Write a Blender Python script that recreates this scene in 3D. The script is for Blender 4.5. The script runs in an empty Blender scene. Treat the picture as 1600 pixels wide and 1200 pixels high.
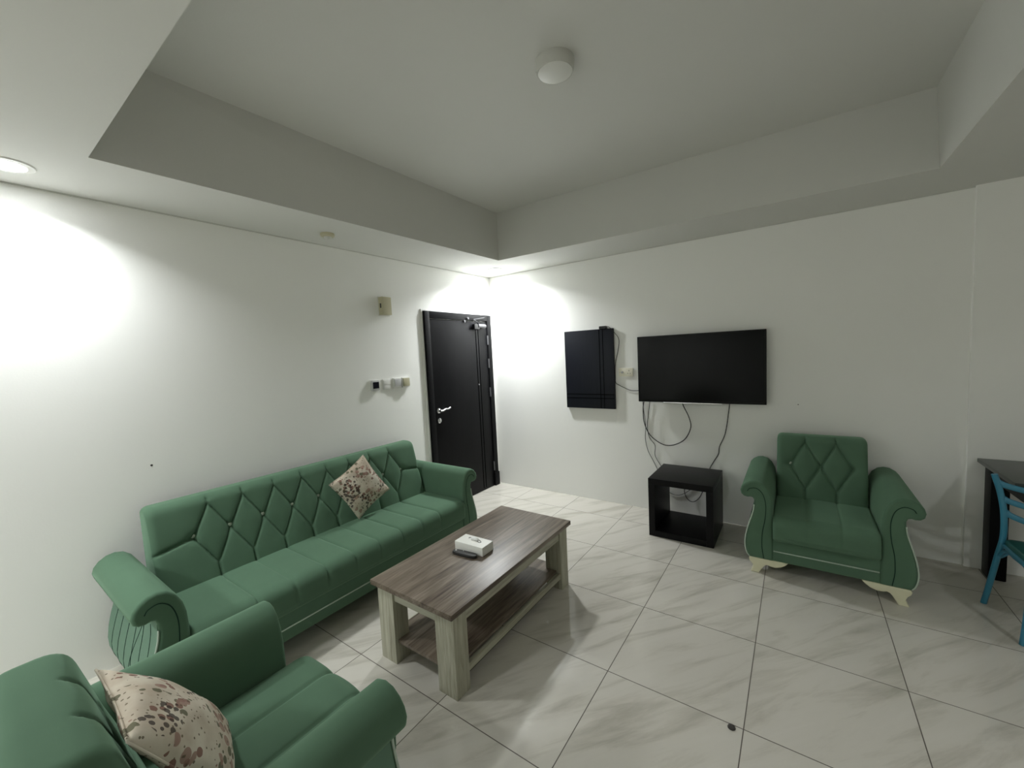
import bpy, bmesh, math, random
from mathutils import Vector, Matrix
random.seed(7)
S = bpy.context.scene
COL = S.collection
PI = math.pi

# ------------------------------------------------------------------ camera
FPX = 632.43
cam_data = bpy.data.cameras.new('camera')
cam_data.sensor_fit = 'HORIZONTAL'
cam_data.sensor_width = 36.0
cam_data.lens = FPX / 1600 * 36.0
cam_data.clip_start = 0.02
cam = bpy.data.objects.new('camera', cam_data)
COL.objects.link(cam)
R_ = Vector((0.81747, 0.57384, -0.04944))
U_ = Vector((-0.0031, 0.09022, 0.99592))
F_ = Vector((-0.57596, 0.81398, -0.07553))
m = Matrix((R_, U_, -F_)).transposed().to_4x4()
m.translation = Vector((3.0941, -3.9963, 1.6274))
cam.matrix_world = m
S.camera = cam

# ------------------------------------------------------------------ world, exposure, main lights
S.view_settings.view_transform = 'Standard'
S.view_settings.look = 'None'
S.view_settings.gamma = 1.0
S.view_settings.use_curve_mapping = False
S.view_settings.exposure = 1.82
S.cycles.use_adaptive_sampling = True
S.cycles.max_bounces = 14
S.cycles.diffuse_bounces = 12
S.cycles.sample_clamp_indirect = 10.0
world = bpy.data.worlds.new('world'); S.world = world
world.use_nodes = True
world.node_tree.nodes['Background'].inputs[0].default_value = (0.02, 0.02, 0.02, 1)
world.node_tree.nodes['Background'].inputs[1].default_value = 0.0
LAMP_STRENGTH = 25.0      # downlight lenses
LAMP_COLOR = (0.95, 0.985, 1.0)
REAR_FILL = (0.75, -5.75)     # unseen fill lamp added behind the viewer to brighten the room
REAR_FILL_POWER = 14.5
SIDE_LAMP = (5.0, -2.8)      # round surface lamp over the dining side, right of the picture
SIDE_LAMP_POWER = 3.3
BEAM_POWER = (10.0, 3.5)          # the reflector beam of each downlight


def lamp(name, loc, power, radius, color, spread=150):
    l = bpy.data.lights.new(name, 'AREA'); l.shape = 'DISK'; l.size = radius * 2
    l.energy = power; l.color = color; l.spread = math.radians(spread)
    o = bpy.data.objects.new(name, l); o.location = loc; COL.objects.link(o)
    return o


for px, py, bp in ((0.352, -0.340, BEAM_POWER[0]), (0.262, -3.742, BEAM_POWER[1])):
    lamp('downlight_beam', (px, py, 2.552), bp, 0.055, LAMP_COLOR, 144 if px > 0.3 else 134)
lamp('room_lamp_light', (REAR_FILL[0], REAR_FILL[1], 2.51), REAR_FILL_POWER, 0.15, LAMP_COLOR)  # added fill light, lifts the brightness from behind the viewer
lamp('room_lamp_light', (SIDE_LAMP[0], SIDE_LAMP[1], 2.51), SIDE_LAMP_POWER, 0.10, LAMP_COLOR)

# ------------------------------------------------------------------ helpers: materials


def nodes_of(name):
    mt = bpy.data.materials.new(name); mt.use_nodes = True
    nt = mt.node_tree
    return mt, nt, nt.nodes['Principled BSDF']


def mat(name, col, rough=0.5, metal=0.0, spec=0.5, sheen=0.0, coat=0.0, bump=0.0, bscale=200.0, var=0.0, vscale=3.0, emit=None, es=0.0):
    mt, nt, b = nodes_of(name)
    b.inputs['Base Color'].default_value = (*col, 1)
    b.inputs['Roughness'].default_value = rough
    b.inputs['Metallic'].default_value = metal
    b.inputs['Specular IOR Level'].default_value = spec
    if sheen:
        b.inputs['Sheen Weight'].default_value = sheen
        b.inputs['Sheen Roughness'].default_value = 0.35
        b.inputs['Sheen Tint'].default_value = (min(1, col[0] * 2.6 + .1), min(1, col[1] * 2.6 + .1), min(1, col[2] * 2.6 + .1), 1)
    if coat:
        b.inputs['Coat Weight'].default_value = coat
    tc = nt.nodes.new('ShaderNodeTexCoord')
    n = nt.nodes.new('ShaderNodeTexNoise'); n.inputs['Scale'].default_value = vscale
    n.inputs['Detail'].default_value = 5
    nt.links.new(tc.outputs['Object'], n.inputs['Vector'])
    mx = nt.nodes.new('ShaderNodeMix'); mx.data_type = 'RGBA'
    mx.inputs[6].default_value = (*[c * (1 - var) for c in col], 1)
    mx.inputs[7].default_value = (*[min(1, c * (1 + var)) for c in col], 1)
    nt.links.new(n.outputs['Fac'], mx.inputs[0]); nt.links.new(mx.outputs[2], b.inputs['Base Color'])
    if bump:
        n2 = nt.nodes.new('ShaderNodeTexNoise'); n2.inputs['Scale'].default_value = bscale
        n2.inputs['Detail'].default_value = 3
        nt.links.new(tc.outputs['Object'], n2.inputs['Vector'])
        bp = nt.nodes.new('ShaderNodeBump'); bp.inputs['Strength'].default_value = bump; bp.inputs['Distance'].default_value = 0.002
        nt.links.new(n2.outputs['Fac'], bp.inputs['Height']); nt.links.new(bp.outputs['Normal'], b.inputs['Normal'])
    if emit:
        b.inputs['Emission Color'].default_value = (*emit, 1); b.inputs['Emission Strength'].default_value = es
    return mt


def ramp(nt, stops):
    r = nt.nodes.new('ShaderNodeValToRGB')
    e = r.color_ramp.elements
    while len(e) > 1: e.remove(e[-1])
    e[0].position = stops[0][0]; e[0].color = (*stops[0][1], 1)
    for p, c in stops[1:]:
        x = e.new(p); x.color = (*c, 1)
    return r


def wood(name, stops, scale, rough=0.45, fine=1.0, spec=0.4):
    """Streaked wood; scale stretches the noise along the grain (small number = along the grain)."""
    mt, nt, b = nodes_of(name)
    tc = nt.nodes.new('ShaderNodeTexCoord')
    mp = nt.nodes.new('ShaderNodeMapping'); mp.inputs['Scale'].default_value = scale
    nt.links.new(tc.outputs['Object'], mp.inputs[0])
    w = nt.nodes.new('ShaderNodeTexNoise'); w.inputs['Scale'].default_value = 1.0; w.inputs['Detail'].default_value = 8
    w.inputs['Roughness'].default_value = 0.62; w.inputs['Distortion'].default_value = 0.9
    nt.links.new(mp.outputs[0], w.inputs['Vector'])
    mp2 = nt.nodes.new('ShaderNodeMapping'); mp2.inputs['Scale'].default_value = tuple(5 * s for s in scale)
    nt.links.new(tc.outputs['Object'], mp2.inputs[0])
    w2 = nt.nodes.new('ShaderNodeTexNoise'); w2.inputs['Scale'].default_value = 1.0; w2.inputs['Detail'].default_value = 4
    nt.links.new(mp2.outputs[0], w2.inputs['Vector'])
    ad = nt.nodes.new('ShaderNodeMath'); ad.operation = 'MULTIPLY_ADD'
    ad.inputs[1].default_value = 0.35 * fine; nt.links.new(w2.outputs['Fac'], ad.inputs[0])
    sb = nt.nodes.new('ShaderNodeMath'); sb.operation = 'SUBTRACT'; sb.inputs[1].default_value = 0.175 * fine
    nt.links.new(w.outputs['Fac'], ad.inputs[2]); nt.links.new(ad.outputs[0], sb.inputs[0])
    r = ramp(nt, stops); nt.links.new(sb.outputs[0], r.inputs[0]); nt.links.new(r.outputs[0], b.inputs['Base Color'])
    b.inputs['Roughness'].default_value = rough; b.inputs['Specular IOR Level'].default_value = spec
    bp = nt.nodes.new('ShaderNodeBump'); bp.inputs['Strength'].default_value = 0.25; bp.inputs['Distance'].default_value = 0.001
    nt.links.new(sb.outputs[0], bp.inputs['Height']); nt.links.new(bp.outputs['Normal'], b.inputs['Normal'])
    return mt


def floral(name):
    mt, nt, b = nodes_of(name)
    tc = nt.nodes.new('ShaderNodeTexCoord')
    L = nt.links.new
    cur = None
    base = nt.nodes.new('ShaderNodeTexNoise'); base.inputs['Scale'].default_value = 9; base.inputs['Detail'].default_value = 4
    L(tc.outputs['Object'], base.inputs['Vector'])
    br = ramp(nt, [(0.35, (0.50, 0.42, 0.33)), (0.55, (0.62, 0.56, 0.46)), (0.75, (0.66, 0.61, 0.52))])
    L(base.outputs['Fac'], br.inputs[0]); cur = br.outputs[0]
    # groups: (cluster scale, cluster threshold, spot scale, spot radius, colour, offset)
    for cs, ct, ss, sr, colr, off in [(7.0, .52, 36, .40, (0.20, 0.085, 0.065), 0), (8.5, .55, 30, .36, (0.10, 0.10, 0.055), 4.3),
                                      (6.0, .56, 48, .42, (0.045, 0.032, 0.028), 9.1), (9.0, .58, 26, .40, (0.33, 0.20, 0.16), 14.7),
                                      (5.0, .40, 60, .20, (0.14, 0.11, 0.07), 21.7)]:
        mp = nt.nodes.new('ShaderNodeMapping'); mp.inputs['Location'].default_value = (off, off * .7, off * 1.3)
        L(tc.outputs['Object'], mp.inputs[0])
        n = nt.nodes.new('ShaderNodeTexNoise'); n.inputs['Scale'].default_value = cs; n.inputs['Detail'].default_value = 1
        L(mp.outputs[0], n.inputs['Vector'])
        g = nt.nodes.new('ShaderNodeMath'); g.operation = 'GREATER_THAN'; g.inputs[1].default_value = ct
        L(n.outputs['Fac'], g.inputs[0])
        v = nt.nodes.new('ShaderNodeTexVoronoi'); v.inputs['Scale'].default_value = ss
        L(mp.outputs[0], v.inputs['Vector'])
        l = nt.nodes.new('ShaderNodeMath'); l.operation = 'LESS_THAN'; l.inputs[1].default_value = sr
        L(v.outputs['Distance'], l.inputs[0])
        mu = nt.nodes.new('ShaderNodeMath'); mu.operation = 'MULTIPLY'
        L(g.outputs[0], mu.inputs[0]); L(l.outputs[0], mu.inputs[1])
        m2 = nt.nodes.new('ShaderNodeMath'); m2.operation = 'MULTIPLY'; m2.inputs[1].default_value = 0.85
        L(mu.outputs[0], m2.inputs[0])
        mx = nt.nodes.new('ShaderNodeMix'); mx.data_type = 'RGBA'
        L(m2.outputs[0], mx.inputs[0]); L(cur, mx.inputs[6]); mx.inputs[7].default_value = (*colr, 1)
        cur = mx.outputs[2]
    L(cur, b.inputs['Base Color'])
    b.inputs['Roughness'].default_value = 0.85; b.inputs['Specular IOR Level'].default_value = 0.2
    return mt


def tile_floor():
    mt, nt, b = nodes_of('polished_tile')
    L = nt.links.new
    tc = nt.nodes.new('ShaderNodeTexCoord')
    mp = nt.nodes.new('ShaderNodeMapping'); mp.inputs['Location'].default_value = (-(1.1137 - 0.6 * 4), 0.3789 + 0.6 * 20, 0)
    L(tc.outputs['Object'], mp.inputs[0])
    br = nt.nodes.new('ShaderNodeTexBrick'); br.offset = 0; br.squash = 1
    br.inputs['Scale'].default_value = 1; br.inputs['Brick Width'].default_value = 0.6; br.inputs['Row Height'].default_value = 0.6
    br.inputs['Mortar Size'].default_value = 0.0022; br.inputs['Mortar Smooth'].default_value = 0.1
    br.inputs['Color1'].default_value = (0, 0, 0, 1); br.inputs['Color2'].default_value = (1, 1, 1, 1)
    L(mp.outputs[0], br.inputs['Vector'])
    # veins: stretched noise along a diagonal, shifted tile by tile
    vm = nt.nodes.new('ShaderNodeVectorMath'); vm.operation = 'MULTIPLY_ADD'
    vm.inputs[1].default_value = (7, 3, 5)
    L(br.outputs['Color'], vm.inputs[0]); L(tc.outputs['Object'], vm.inputs[2])
    mp2 = nt.nodes.new('ShaderNodeMapping'); mp2.vector_type = 'TEXTURE'
    mp2.inputs['Rotation'].default_value = (0, 0, math.radians(52)); mp2.inputs['Scale'].default_value = (1.1, 0.17, 1)
    L(vm.outputs[0], mp2.inputs[0])
    n = nt.nodes.new('ShaderNodeTexNoise'); n.inputs['Scale'].default_value = 1.7; n.inputs['Detail'].default_value = 8
    n.inputs['Roughness'].default_value = 0.6; n.inputs['Distortion'].default_value = 0.5
    L(mp2.outputs[0], n.inputs['Vector'])
    r = ramp(nt, [(0.30, (0.43, 0.405, 0.35)), (0.42, (0.525, 0.50, 0.44)), (0.50, (0.585, 0.56, 0.50)), (0.75, (0.61, 0.585, 0.53))])
    L(n.outputs['Fac'], r.inputs[0])
    mx = nt.nodes.new('ShaderNodeMix'); mx.data_type = 'RGBA'
    L(br.outputs['Fac'], mx.inputs[0]); L(r.outputs[0], mx.inputs[6]); mx.inputs[7].default_value = (0.10, 0.085, 0.07, 1)
    L(mx.outputs[2], b.inputs['Base Color'])
    rr = nt.nodes.new('ShaderNodeMath'); rr.operation = 'MULTIPLY_ADD'; rr.inputs[1].default_value = 0.6; rr.inputs[2].default_value = 0.07
    L(br.outputs['Fac'], rr.inputs[0]); L(rr.outputs[0], b.inputs['Roughness'])
    b.inputs['Specular IOR Level'].default_value = 0.5
    return mt


def paint(name, col, bump=0.15):
    return mat(name, col, rough=0.75, spec=0.25, bump=bump, bscale=90, var=0.025, vscale=1.3)


M = {}
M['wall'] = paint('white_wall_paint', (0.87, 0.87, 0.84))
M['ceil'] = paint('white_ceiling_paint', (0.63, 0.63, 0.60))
M['floor'] = tile_floor()
M['velvet'] = mat('green_velvet', (0.090, 0.160, 0.104), rough=0.85, spec=0.10, sheen=0.6, bump=0.12, bscale=500, var=0.10, vscale=7)
M['velvet_side'] = mat('green_side_fabric', (0.13, 0.22, 0.16), rough=0.8, spec=0.2, sheen=0.2, var=0.08, vscale=7)
M['piping'] = mat('pale_piping', (0.42, 0.50, 0.42), rough=0.5)
M['seam'] = mat('dark_green_seam', (0.012, 0.035, 0.026), rough=0.9, spec=0.1)
M['button'] = mat('pearl_button', (0.50, 0.56, 0.47), rough=0.25, spec=0.6)
M['cream'] = mat('cream_lacquer', (0.68, 0.66, 0.47), rough=0.35, var=0.04)
M['black_board'] = mat('black_backing', (0.012, 0.013, 0.014), rough=0.6)
M['blackwood'] = wood('black_brown_wood', [(0.2, (0.003, 0.003, 0.0033)), (0.8, (0.008, 0.0076, 0.008))], (30, 30, 2), rough=0.42, spec=0.15)
M['door'] = wood('dark_door_wood', [(0.2, (0.0035, 0.0035, 0.004)), (0.8, (0.007, 0.007, 0.008))], (40, 40, 2), rough=0.38, spec=0.12)
M['groove'] = mat('dark_groove', (0.0008, 0.0008, 0.001), rough=0.9, spec=0.0)
M['panel'] = wood('black_blue_panel', [(0.2, (0.004, 0.005, 0.010)), (0.8, (0.008, 0.0095, 0.016))], (40, 40, 2), rough=0.42, spec=0.25)
M['top'] = wood('grey_brown_oak', [(0.30, (0.050, 0.035, 0.024)), (0.44, (0.125, 0.096, 0.070)), (0.56, (0.185, 0.150, 0.115)), (0.72, (0.28, 0.238, 0.192))], (17, 1.3, 17), rough=0.36)
M['pale'] = wood('pale_oak', [(0.25, (0.22, 0.205, 0.145)), (0.5, (0.38, 0.37, 0.285)), (0.75, (0.50, 0.49, 0.39))], (34, 34, 2.2), rough=0.5)
M['pale_y'] = wood('pale_oak_long', [(0.25, (0.22, 0.205, 0.145)), (0.5, (0.38, 0.37, 0.285)), (0.75, (0.50, 0.49, 0.39))], (34, 2.2, 34), rough=0.5)
M['pale_x'] = wood('pale_oak_cross', [(0.25, (0.22, 0.205, 0.145)), (0.5, (0.38, 0.37, 0.285)), (0.75, (0.50, 0.49, 0.39))], (2.2, 34, 34), rough=0.5)
M['tv'] = mat('tv_black_plastic', (0.004, 0.004, 0.0045), rough=0.3, spec=0.25)
M['screen'] = mat('tv_screen_glass', (0.003, 0.0035, 0.0035), rough=0.15, spec=0.12)
M['chrome'] = mat('chrome', (0.75, 0.75, 0.76), rough=0.18, metal=1.0)
M['steel'] = mat('dull_steel', (0.35, 0.35, 0.36), rough=0.4, metal=0.9)
M['grey_metal'] = mat('grey_painted_metal', (0.10, 0.10, 0.105), rough=0.5, metal=0.3)
M['dark_metal'] = mat('dark_metal', (0.03, 0.03, 0.035), rough=0.35, metal=0.6)
M['white_plastic'] = mat('white_plastic', (0.72, 0.72, 0.69), rough=0.3)
M['cream_plastic'] = mat('cream_plastic', (0.80, 0.77, 0.64), rough=0.3)
M['grey_plastic'] = mat('grey_plastic', (0.50, 0.50, 0.50), rough=0.35)
M['lens_off'] = mat('unlit_diffuser', (0.66, 0.66, 0.62), rough=0.35)
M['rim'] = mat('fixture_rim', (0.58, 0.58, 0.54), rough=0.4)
M['yellowed'] = mat('yellowed_plastic', (0.50, 0.47, 0.32), rough=0.4)
M['black_plastic'] = mat('black_plastic', (0.012, 0.012, 0.012), rough=0.3)
M['lcd'] = mat('dark_display', (0.012, 0.012, 0.02), rough=0.12)
M['cable'] = mat('black_cable', (0.012, 0.012, 0.012), rough=0.45)
M['card'] = mat('white_card', (0.82, 0.82, 0.77), rough=0.5)
M['tissue'] = mat('tissue_paper', (0.85, 0.86, 0.84), rough=0.8)
M['ink'] = mat('grey_ink', (0.08, 0.075, 0.07), rough=0.5)
M['blue'] = mat('blue_painted_metal', (0.035, 0.20, 0.30), rough=0.35, spec=0.5)
M['teal'] = mat('teal_seat_vinyl', (0.012, 0.085, 0.075), rough=0.4)
M['desk'] = mat('black_desk_leg', (0.002, 0.002, 0.0025), rough=0.4, spec=0.12)
M['desk_top'] = mat('dark_desk_top', (0.05, 0.058, 0.052), rough=0.3)
M['floral'] = floral('floral_print')
M['lamp_on'] = mat('lit_lens', (0.9, 0.9, 0.9), emit=LAMP_COLOR, es=LAMP_STRENGTH)
M['lamp_on_b'] = mat('lit_lens_wall', (0.9, 0.9, 0.9), emit=LAMP_COLOR, es=LAMP_STRENGTH * 0.6)
M['lamp_dim'] = mat('dim_lens', (0.8, 0.8, 0.8))
M['dirt'] = mat('dark_speck', (0.05, 0.045, 0.04), rough=0.8)

# ------------------------------------------------------------------ helpers: meshes


def add_box(bm, x0, x1, y0, y1, z0, z1, bevel=0.0, seg=2):
    vs = [bm.verts.new((x, y, z)) for x in (x0, x1) for y in (y0, y1) for z in (z0, z1)]
    fs = [(0, 1, 3, 2), (4, 6, 7, 5), (0, 4, 5, 1), (2, 3, 7, 6), (0, 2, 6, 4), (1, 5, 7, 3)]
    faces = [bm.faces.new([vs[i] for i in f]) for f in fs]
    if bevel > 0:
        es = {e for f in faces for e in f.edges}
        bmesh.ops.bevel(bm, geom=list(es), offset=bevel, segments=seg, affect='EDGES', profile=0.6)


def smooth_path(pts, n=6):
    """Catmull-Rom through the points."""
    P = [Vector(p) for p in pts]
    P = [P[0] * 2 - P[1]] + P + [P[-1] * 2 - P[-2]]
    out = []
    for i in range(1, len(P) - 2):
        a, b, c, d = P[i - 1:i + 3]
        for k in range(n):
            t = k / n
            out.append(0.5 * ((2 * b) + (c - a) * t + (2 * a - 5 * b + 4 * c - d) * t * t + (3 * b - a - 3 * c + d) * t ** 3))
    out.append(P[-2])
    return out


def add_tube(bm, pts, r, seg=8, radii=None, flat=None):
    """Tube along points; flat=(axis vector, factor) squashes the section along an axis."""
    P = [Vector(p) for p in pts]
    rings = []
    up = Vector((0.13, 0.31, 0.94)).normalized()
    prev = None
    for i, p in enumerate(P):
        t = (P[min(i + 1, len(P) - 1)] - P[max(i - 1, 0)]).normalized()
        if prev is None:
            a = t.cross(up)
            if a.length < 0.05: a = t.cross(Vector((1, 0, 0)))
        else:
            a = prev - t * prev.dot(t)
        a.normalize(); prev = a
        b = t.cross(a)
        rr = radii[i] if radii else r
        ring = []
        for k in range(seg):
            o = (a * math.cos(2 * PI * k / seg) + b * math.sin(2 * PI * k / seg)) * rr
            if flat: o = o - flat[0] * o.dot(flat[0]) * (1 - flat[1])
            ring.append(bm.verts.new(p + o))
        rings.append(ring)
    for i in range(len(rings) - 1):
        for k in range(seg):
            bm.faces.new((rings[i][k], rings[i][(k + 1) % seg], rings[i + 1][(k + 1) % seg], rings[i + 1][k]))
    bm.faces.new(rings[0][::-1]); bm.faces.new(rings[-1])


def add_lathe(bm, prof, center=(0, 0, 0), axis='Z', seg=40):
    """prof: list of (radius, height). Closed by poles where the radius is 0."""
    c = Vector(center)

    def pt(r, h, a):
        x, y = r * math.cos(a), r * math.sin(a)
        return c + {'Z': Vector((x, y, h)), 'X': Vector((h, x, y)), 'Y': Vector((x, h, y))}[axis]
    rings = []
    for r, h in prof:
        if r < 1e-6: rings.append([bm.verts.new(pt(0, h, 0))])
        else: rings.append([bm.verts.new(pt(r, h, 2 * PI * k / seg)) for k in range(seg)])
    for A, B in zip(rings, rings[1:]):
        for k in range(seg):
            q = [A[k % len(A)], A[(k + 1) % len(A)], B[(k + 1) % len(B)], B[k % len(B)]]
            u = []
            for v in q:
                if v not in u: u.append(v)
            if len(u) > 2: bm.faces.new(u)


def add_prism(bm, poly, fn, d0, d1, rounds=0.0, steps=4):
    """Extrude a 2-D outline (list of (a,b)) from d0 to d1; fn(a,b,d)->xyz. The d1 end is rounded by `rounds`."""
    n = len(poly)
    area = sum(poly[i][0] * poly[(i + 1) % n][1] - poly[(i + 1) % n][0] * poly[i][1] for i in range(n))
    sgn = 1 if area > 0 else -1
    nor = []
    for i in range(n):
        a, b, c = Vector(poly[i - 1]), Vector(poly[i]), Vector(poly[(i + 1) % n])
        e1, e2 = (b - a).normalized(), (c - b).normalized()
        t = (e1 + e2)
        t = t.normalized() if t.length > 1e-6 else e1
        nor.append(Vector((t.y, -t.x)) * sgn)
    levels = [(d0, 0.0)]
    if rounds > 0:
        for k in range(steps + 1):
            a = k / steps * PI / 2
            levels.append((d1 - rounds + rounds * math.sin(a), rounds * (1 - math.cos(a))))
    else:
        levels.append((d1, 0.0))
    rings = [[bm.verts.new(fn(poly[i][0] - nor[i].x * o, poly[i][1] - nor[i].y * o, d)) for i in range(n)] for d, o in levels]
    for A, B in zip(rings, rings[1:]):
        for i in range(n):
            bm.faces.new((A[i], A[(i + 1) % n], B[(i + 1) % n], B[i]))
    bm.faces.new(rings[0]); bm.faces.new(rings[-1])


def obj(name, bm, m, parent=None, smooth=None, loc=None):
    bmesh.ops.recalc_face_normals(bm, faces=bm.faces)
    me = bpy.data.meshes.new(name); bm.to_mesh(me); bm.free()
    me.materials.append(m)
    if smooth is not None:
        me.shade_smooth()
        if smooth < 180: me.set_sharp_from_angle(angle=math.radians(smooth))
    o = bpy.data.objects.new(name, me); COL.objects.link(o)
    if parent: o.parent = parent
    if loc: o.location = loc
    return o


def box(name, m, dims, parent=None, bevel=0.0, seg=2):
    bm = bmesh.new(); add_box(bm, *dims, bevel=bevel, seg=seg)
    return obj(name, bm, m, parent, smooth=40 if bevel else None)


def tag(o, label, cat, group=None):
    o['label'] = label; o['category'] = cat
    if group: o['group'] = group
    return o


def thing(name, label, cat, loc=(0, 0, 0), rotz=0.0, group=None):
    o = bpy.data.objects.new(name, None); COL.objects.link(o)
    o.empty_display_size = 0.1
    o.location = loc; o.rotation_euler = (0, 0, rotz)
    return tag(o, label, cat, group)


def struct(name, bm_or_dims, m, parent=None, bevel=0.0):
    if isinstance(bm_or_dims, tuple):
        o = box(name, m, bm_or_dims, parent, bevel)
    else:
        o = obj(name, bm_or_dims, m, parent)
    if not parent: o['kind'] = 'structure'
    return o


# ------------------------------------------------------------------ the room
H1, H2 = 2.5613, 3.0408
XR, YF = 6.4, -7.0
struct('floor', (0.0, XR, YF, 0.0, -0.1, 0.0), M['floor'])
struct('wall_left', (-0.12, 0.0, YF, 0.12, 0.0, 3.2), M['wall'])
struct('wall_back', (0.0, 4.04, 0.0, 0.12, 0.0, 3.2), M['wall'])
struct('wall_back_pier', (4.04, XR, -0.026, 0.12, 0.0, 3.2), M['wall'], bevel=0.006)
struct('wall_right', (XR, XR + 0.12, YF, 0.12, 0.0, 3.2), M['wall'])
struct('wall_front', (-0.12, XR + 0.12, YF - 0.12, YF, 0.0, 3.2), M['wall'])
# lowered soffit around the raised tray; one mesh with a hole (outline measured on site)
bm = bmesh.new()
tray = [(0.585, -3.535), (3.757, -3.545), (3.757, -0.594), (0.64, -0.655)]
trayt = [(0.585, -3.535), (3.75, -3.545), (3.75, -0.53), (0.615, -0.612)]
outer = [(0.0, YF), (XR, YF), (XR, 0.0), (0.0, 0.0)]
vo = [bm.verts.new((x, y, H1)) for x, y in outer]
vi = [bm.verts.new((x, y, H1)) for x, y in tray]
vt = [bm.verts.new((x, y, H2)) for x, y in trayt]
vot = [bm.verts.new((x, y, H2)) for x, y in outer]
for i in range(4):
    j = (i + 1) % 4
    bm.faces.new((vo[i], vo[j], vi[j], vi[i])); bm.faces.new((vi[i], vi[j], vt[j], vt[i]))
    bm.faces.new((vt[i], vt[j], vot[j], vot[i])); bm.faces.new((vo[i], vot[i], vot[j], vo[j]))
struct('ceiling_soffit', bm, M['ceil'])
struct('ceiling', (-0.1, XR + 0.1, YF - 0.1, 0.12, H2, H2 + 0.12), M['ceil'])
# thin grey strips painting in the shadow line where soffit meets walls
struct('gap_shade_1', (0.0005, 0.006, YF, -0.001, H1 - 0.007, H1), M['rim'])
struct('gap_shade_2', (0.001, 4.04, -0.006, -0.0005, H1 - 0.007, H1), M['rim'])

# ------------------------------------------------------------------ door
door = struct('door_1', (0.001, 0.022, -1.062, -0.135, 0.005, 2.02), M['door'], bevel=0.002)
fr = bmesh.new()
add_box(fr, 0.0005, 0.034, -1.132, -1.066, 0.0, 2.098, 0.004)
add_box(fr, 0.0005, 0.034, -0.128, -0.055, 0.0, 2.098, 0.004)
add_box(fr, 0.0005, 0.034, -1.066, -0.128, 2.028, 2.098, 0.004)
obj('door_frame', fr, M['door'], door, 40)
pb = bmesh.new(); add_box(pb, 0.0005, 0.042, -0.131, -0.045, 0.0, 0.165, 0.004); obj('plinth_block', pb, M['door'], door, 40)
g = bmesh.new()
for y in (-0.340, -0.295): add_box(g, 0.0222, 0.0232, y - 0.005, y + 0.005, 0.03, 2.0)
obj('groove', g, M['groove'], door)
for z in (1.80, 1.52, 1.17, 0.25):
    hb = bmesh.new(); add_lathe(hb, [(0, -0.055), (0.009, -0.055), (0.009, 0.055), (0, 0.055)], (0.030, -0.131, z), seg=12)
    obj('hinge', hb, M['grey_metal'], door, 40)
# lever handle, escutcheon
hb = bmesh.new()
add_lathe(hb, [(0.0, 0.0), (0.026, 0.0), (0.026, 0.006), (0.012, 0.012), (0.011, 0.045), (0, 0.045)], (0.022, -1.008, 1.065), 'X', 24)
add_tube(hb, smooth_path([(0.062, -1.012, 1.065), (0.070, -0.985, 1.066), (0.068, -0.95, 1.078), (0.066, -0.91, 1.074), (0.062, -0.872, 1.084)]), 0.009, 10)
obj('door_handle', hb, M['chrome'], door, 40)
kb = bmesh.new(); add_lathe(kb, [(0, 0), (0.027, 0), (0.027, 0.006), (0.016, 0.009), (0, 0.009)], (0.022, -1.008, 0.960), 'X', 24)
ks = obj('keyhole_plate', kb, M['chrome'], door, 40)
kk = bmesh.new(); add_box(kk, 0.0312, 0.0322, -1.012, -1.004, 0.945, 0.972); obj('keyhole', kk, M['black_plastic'], ks)
# closer and arm, bolt
cb = bmesh.new(); add_box(cb, 0.024, 0.066, -0.40, -0.31, 1.925, 1.985, 0.008)
clo = obj('door_closer', cb, M['black_plastic'], door, 40)
cb = bmesh.new(); add_lathe(cb, [(0, -0.33), (0.024, -0.33), (0.026, -0.31), (0.026, -0.21), (0.022, -0.19), (0, -0.19)], (0.05, 0, 1.962), 'Y', 20)
obj('closer_cylinder', cb, M['grey_metal'], clo, 40)
cb = bmesh.new()
add_tube(cb, [(0.06, -0.33, 2.0), (0.075, -0.43, 2.03), ], 0.007, 8)
add_tube(cb, [(0.075, -0.43, 2.03), (0.05, -0.20, 2.065)], 0.006, 8)
add_tube(cb, [(0.06, -0.33, 1.97), (0.06, -0.33, 2.005)], 0.012, 10)
obj('closer_arm', cb, M['dark_metal'], clo, 40)
cb = bmesh.new(); add_lathe(cb, [(0, 0), (0.013, 0), (0.013, 0.02), (0, 0.022)], (0.022, -0.535, 2.012), 'X', 16)
add_lathe(cb, [(0, 0), (0.013, 0), (0.013, 0.02), (0, 0.022)], (0.034, -0.49, 2.045), 'X', 16)
obj('door_stop', cb, M['grey_metal'], door, 40)
cb = bmesh.new(); add_lathe(cb, [(0, 0), (0.008, 0), (0.008, 0.008), (0, 0.010)], (0.022, -0.332, 1.28), 'X', 14)
obj('peephole', cb, M['steel'], door, 40)
# plaster reveal strips around the frame
pl = bmesh.new()
add_box(pl, 0.0005, 0.010, -1.156, -1.134, 0.0, 2.118, 0.003)
add_box(pl, 0.0005, 0.010, -1.134, -0.030, 2.100, 2.118, 0.003)
add_box(pl, 0.0005, 0.010, -0.051, -0.030, 0.17, 2.100, 0.003)
struct('trim_3', pl, M['wall'])

# ------------------------------------------------------------------ ceiling lamps


def downlight(x, y, label, lens):
    t = thing('recessed_downlight', label, 'ceiling light', (x, y, H1), 0, 'round recessed downlights in the soffit')
    b_ = bmesh.new()
    add_lathe(b_, [(0.064, -0.001), (0.064, -0.008), (0.088, -0.006), (0.092, -0.0005)], seg=48)
    obj('trim_ring', b_, M['white_plastic'], t, 40)
    b_ = bmesh.new(); add_lathe(b_, [(0, -0.006), (0.063, -0.006), (0.063, -0.002), (0, -0.002)], seg=40)
    obj('lit_lens', b_, lens, t, 40)
    return t


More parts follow.
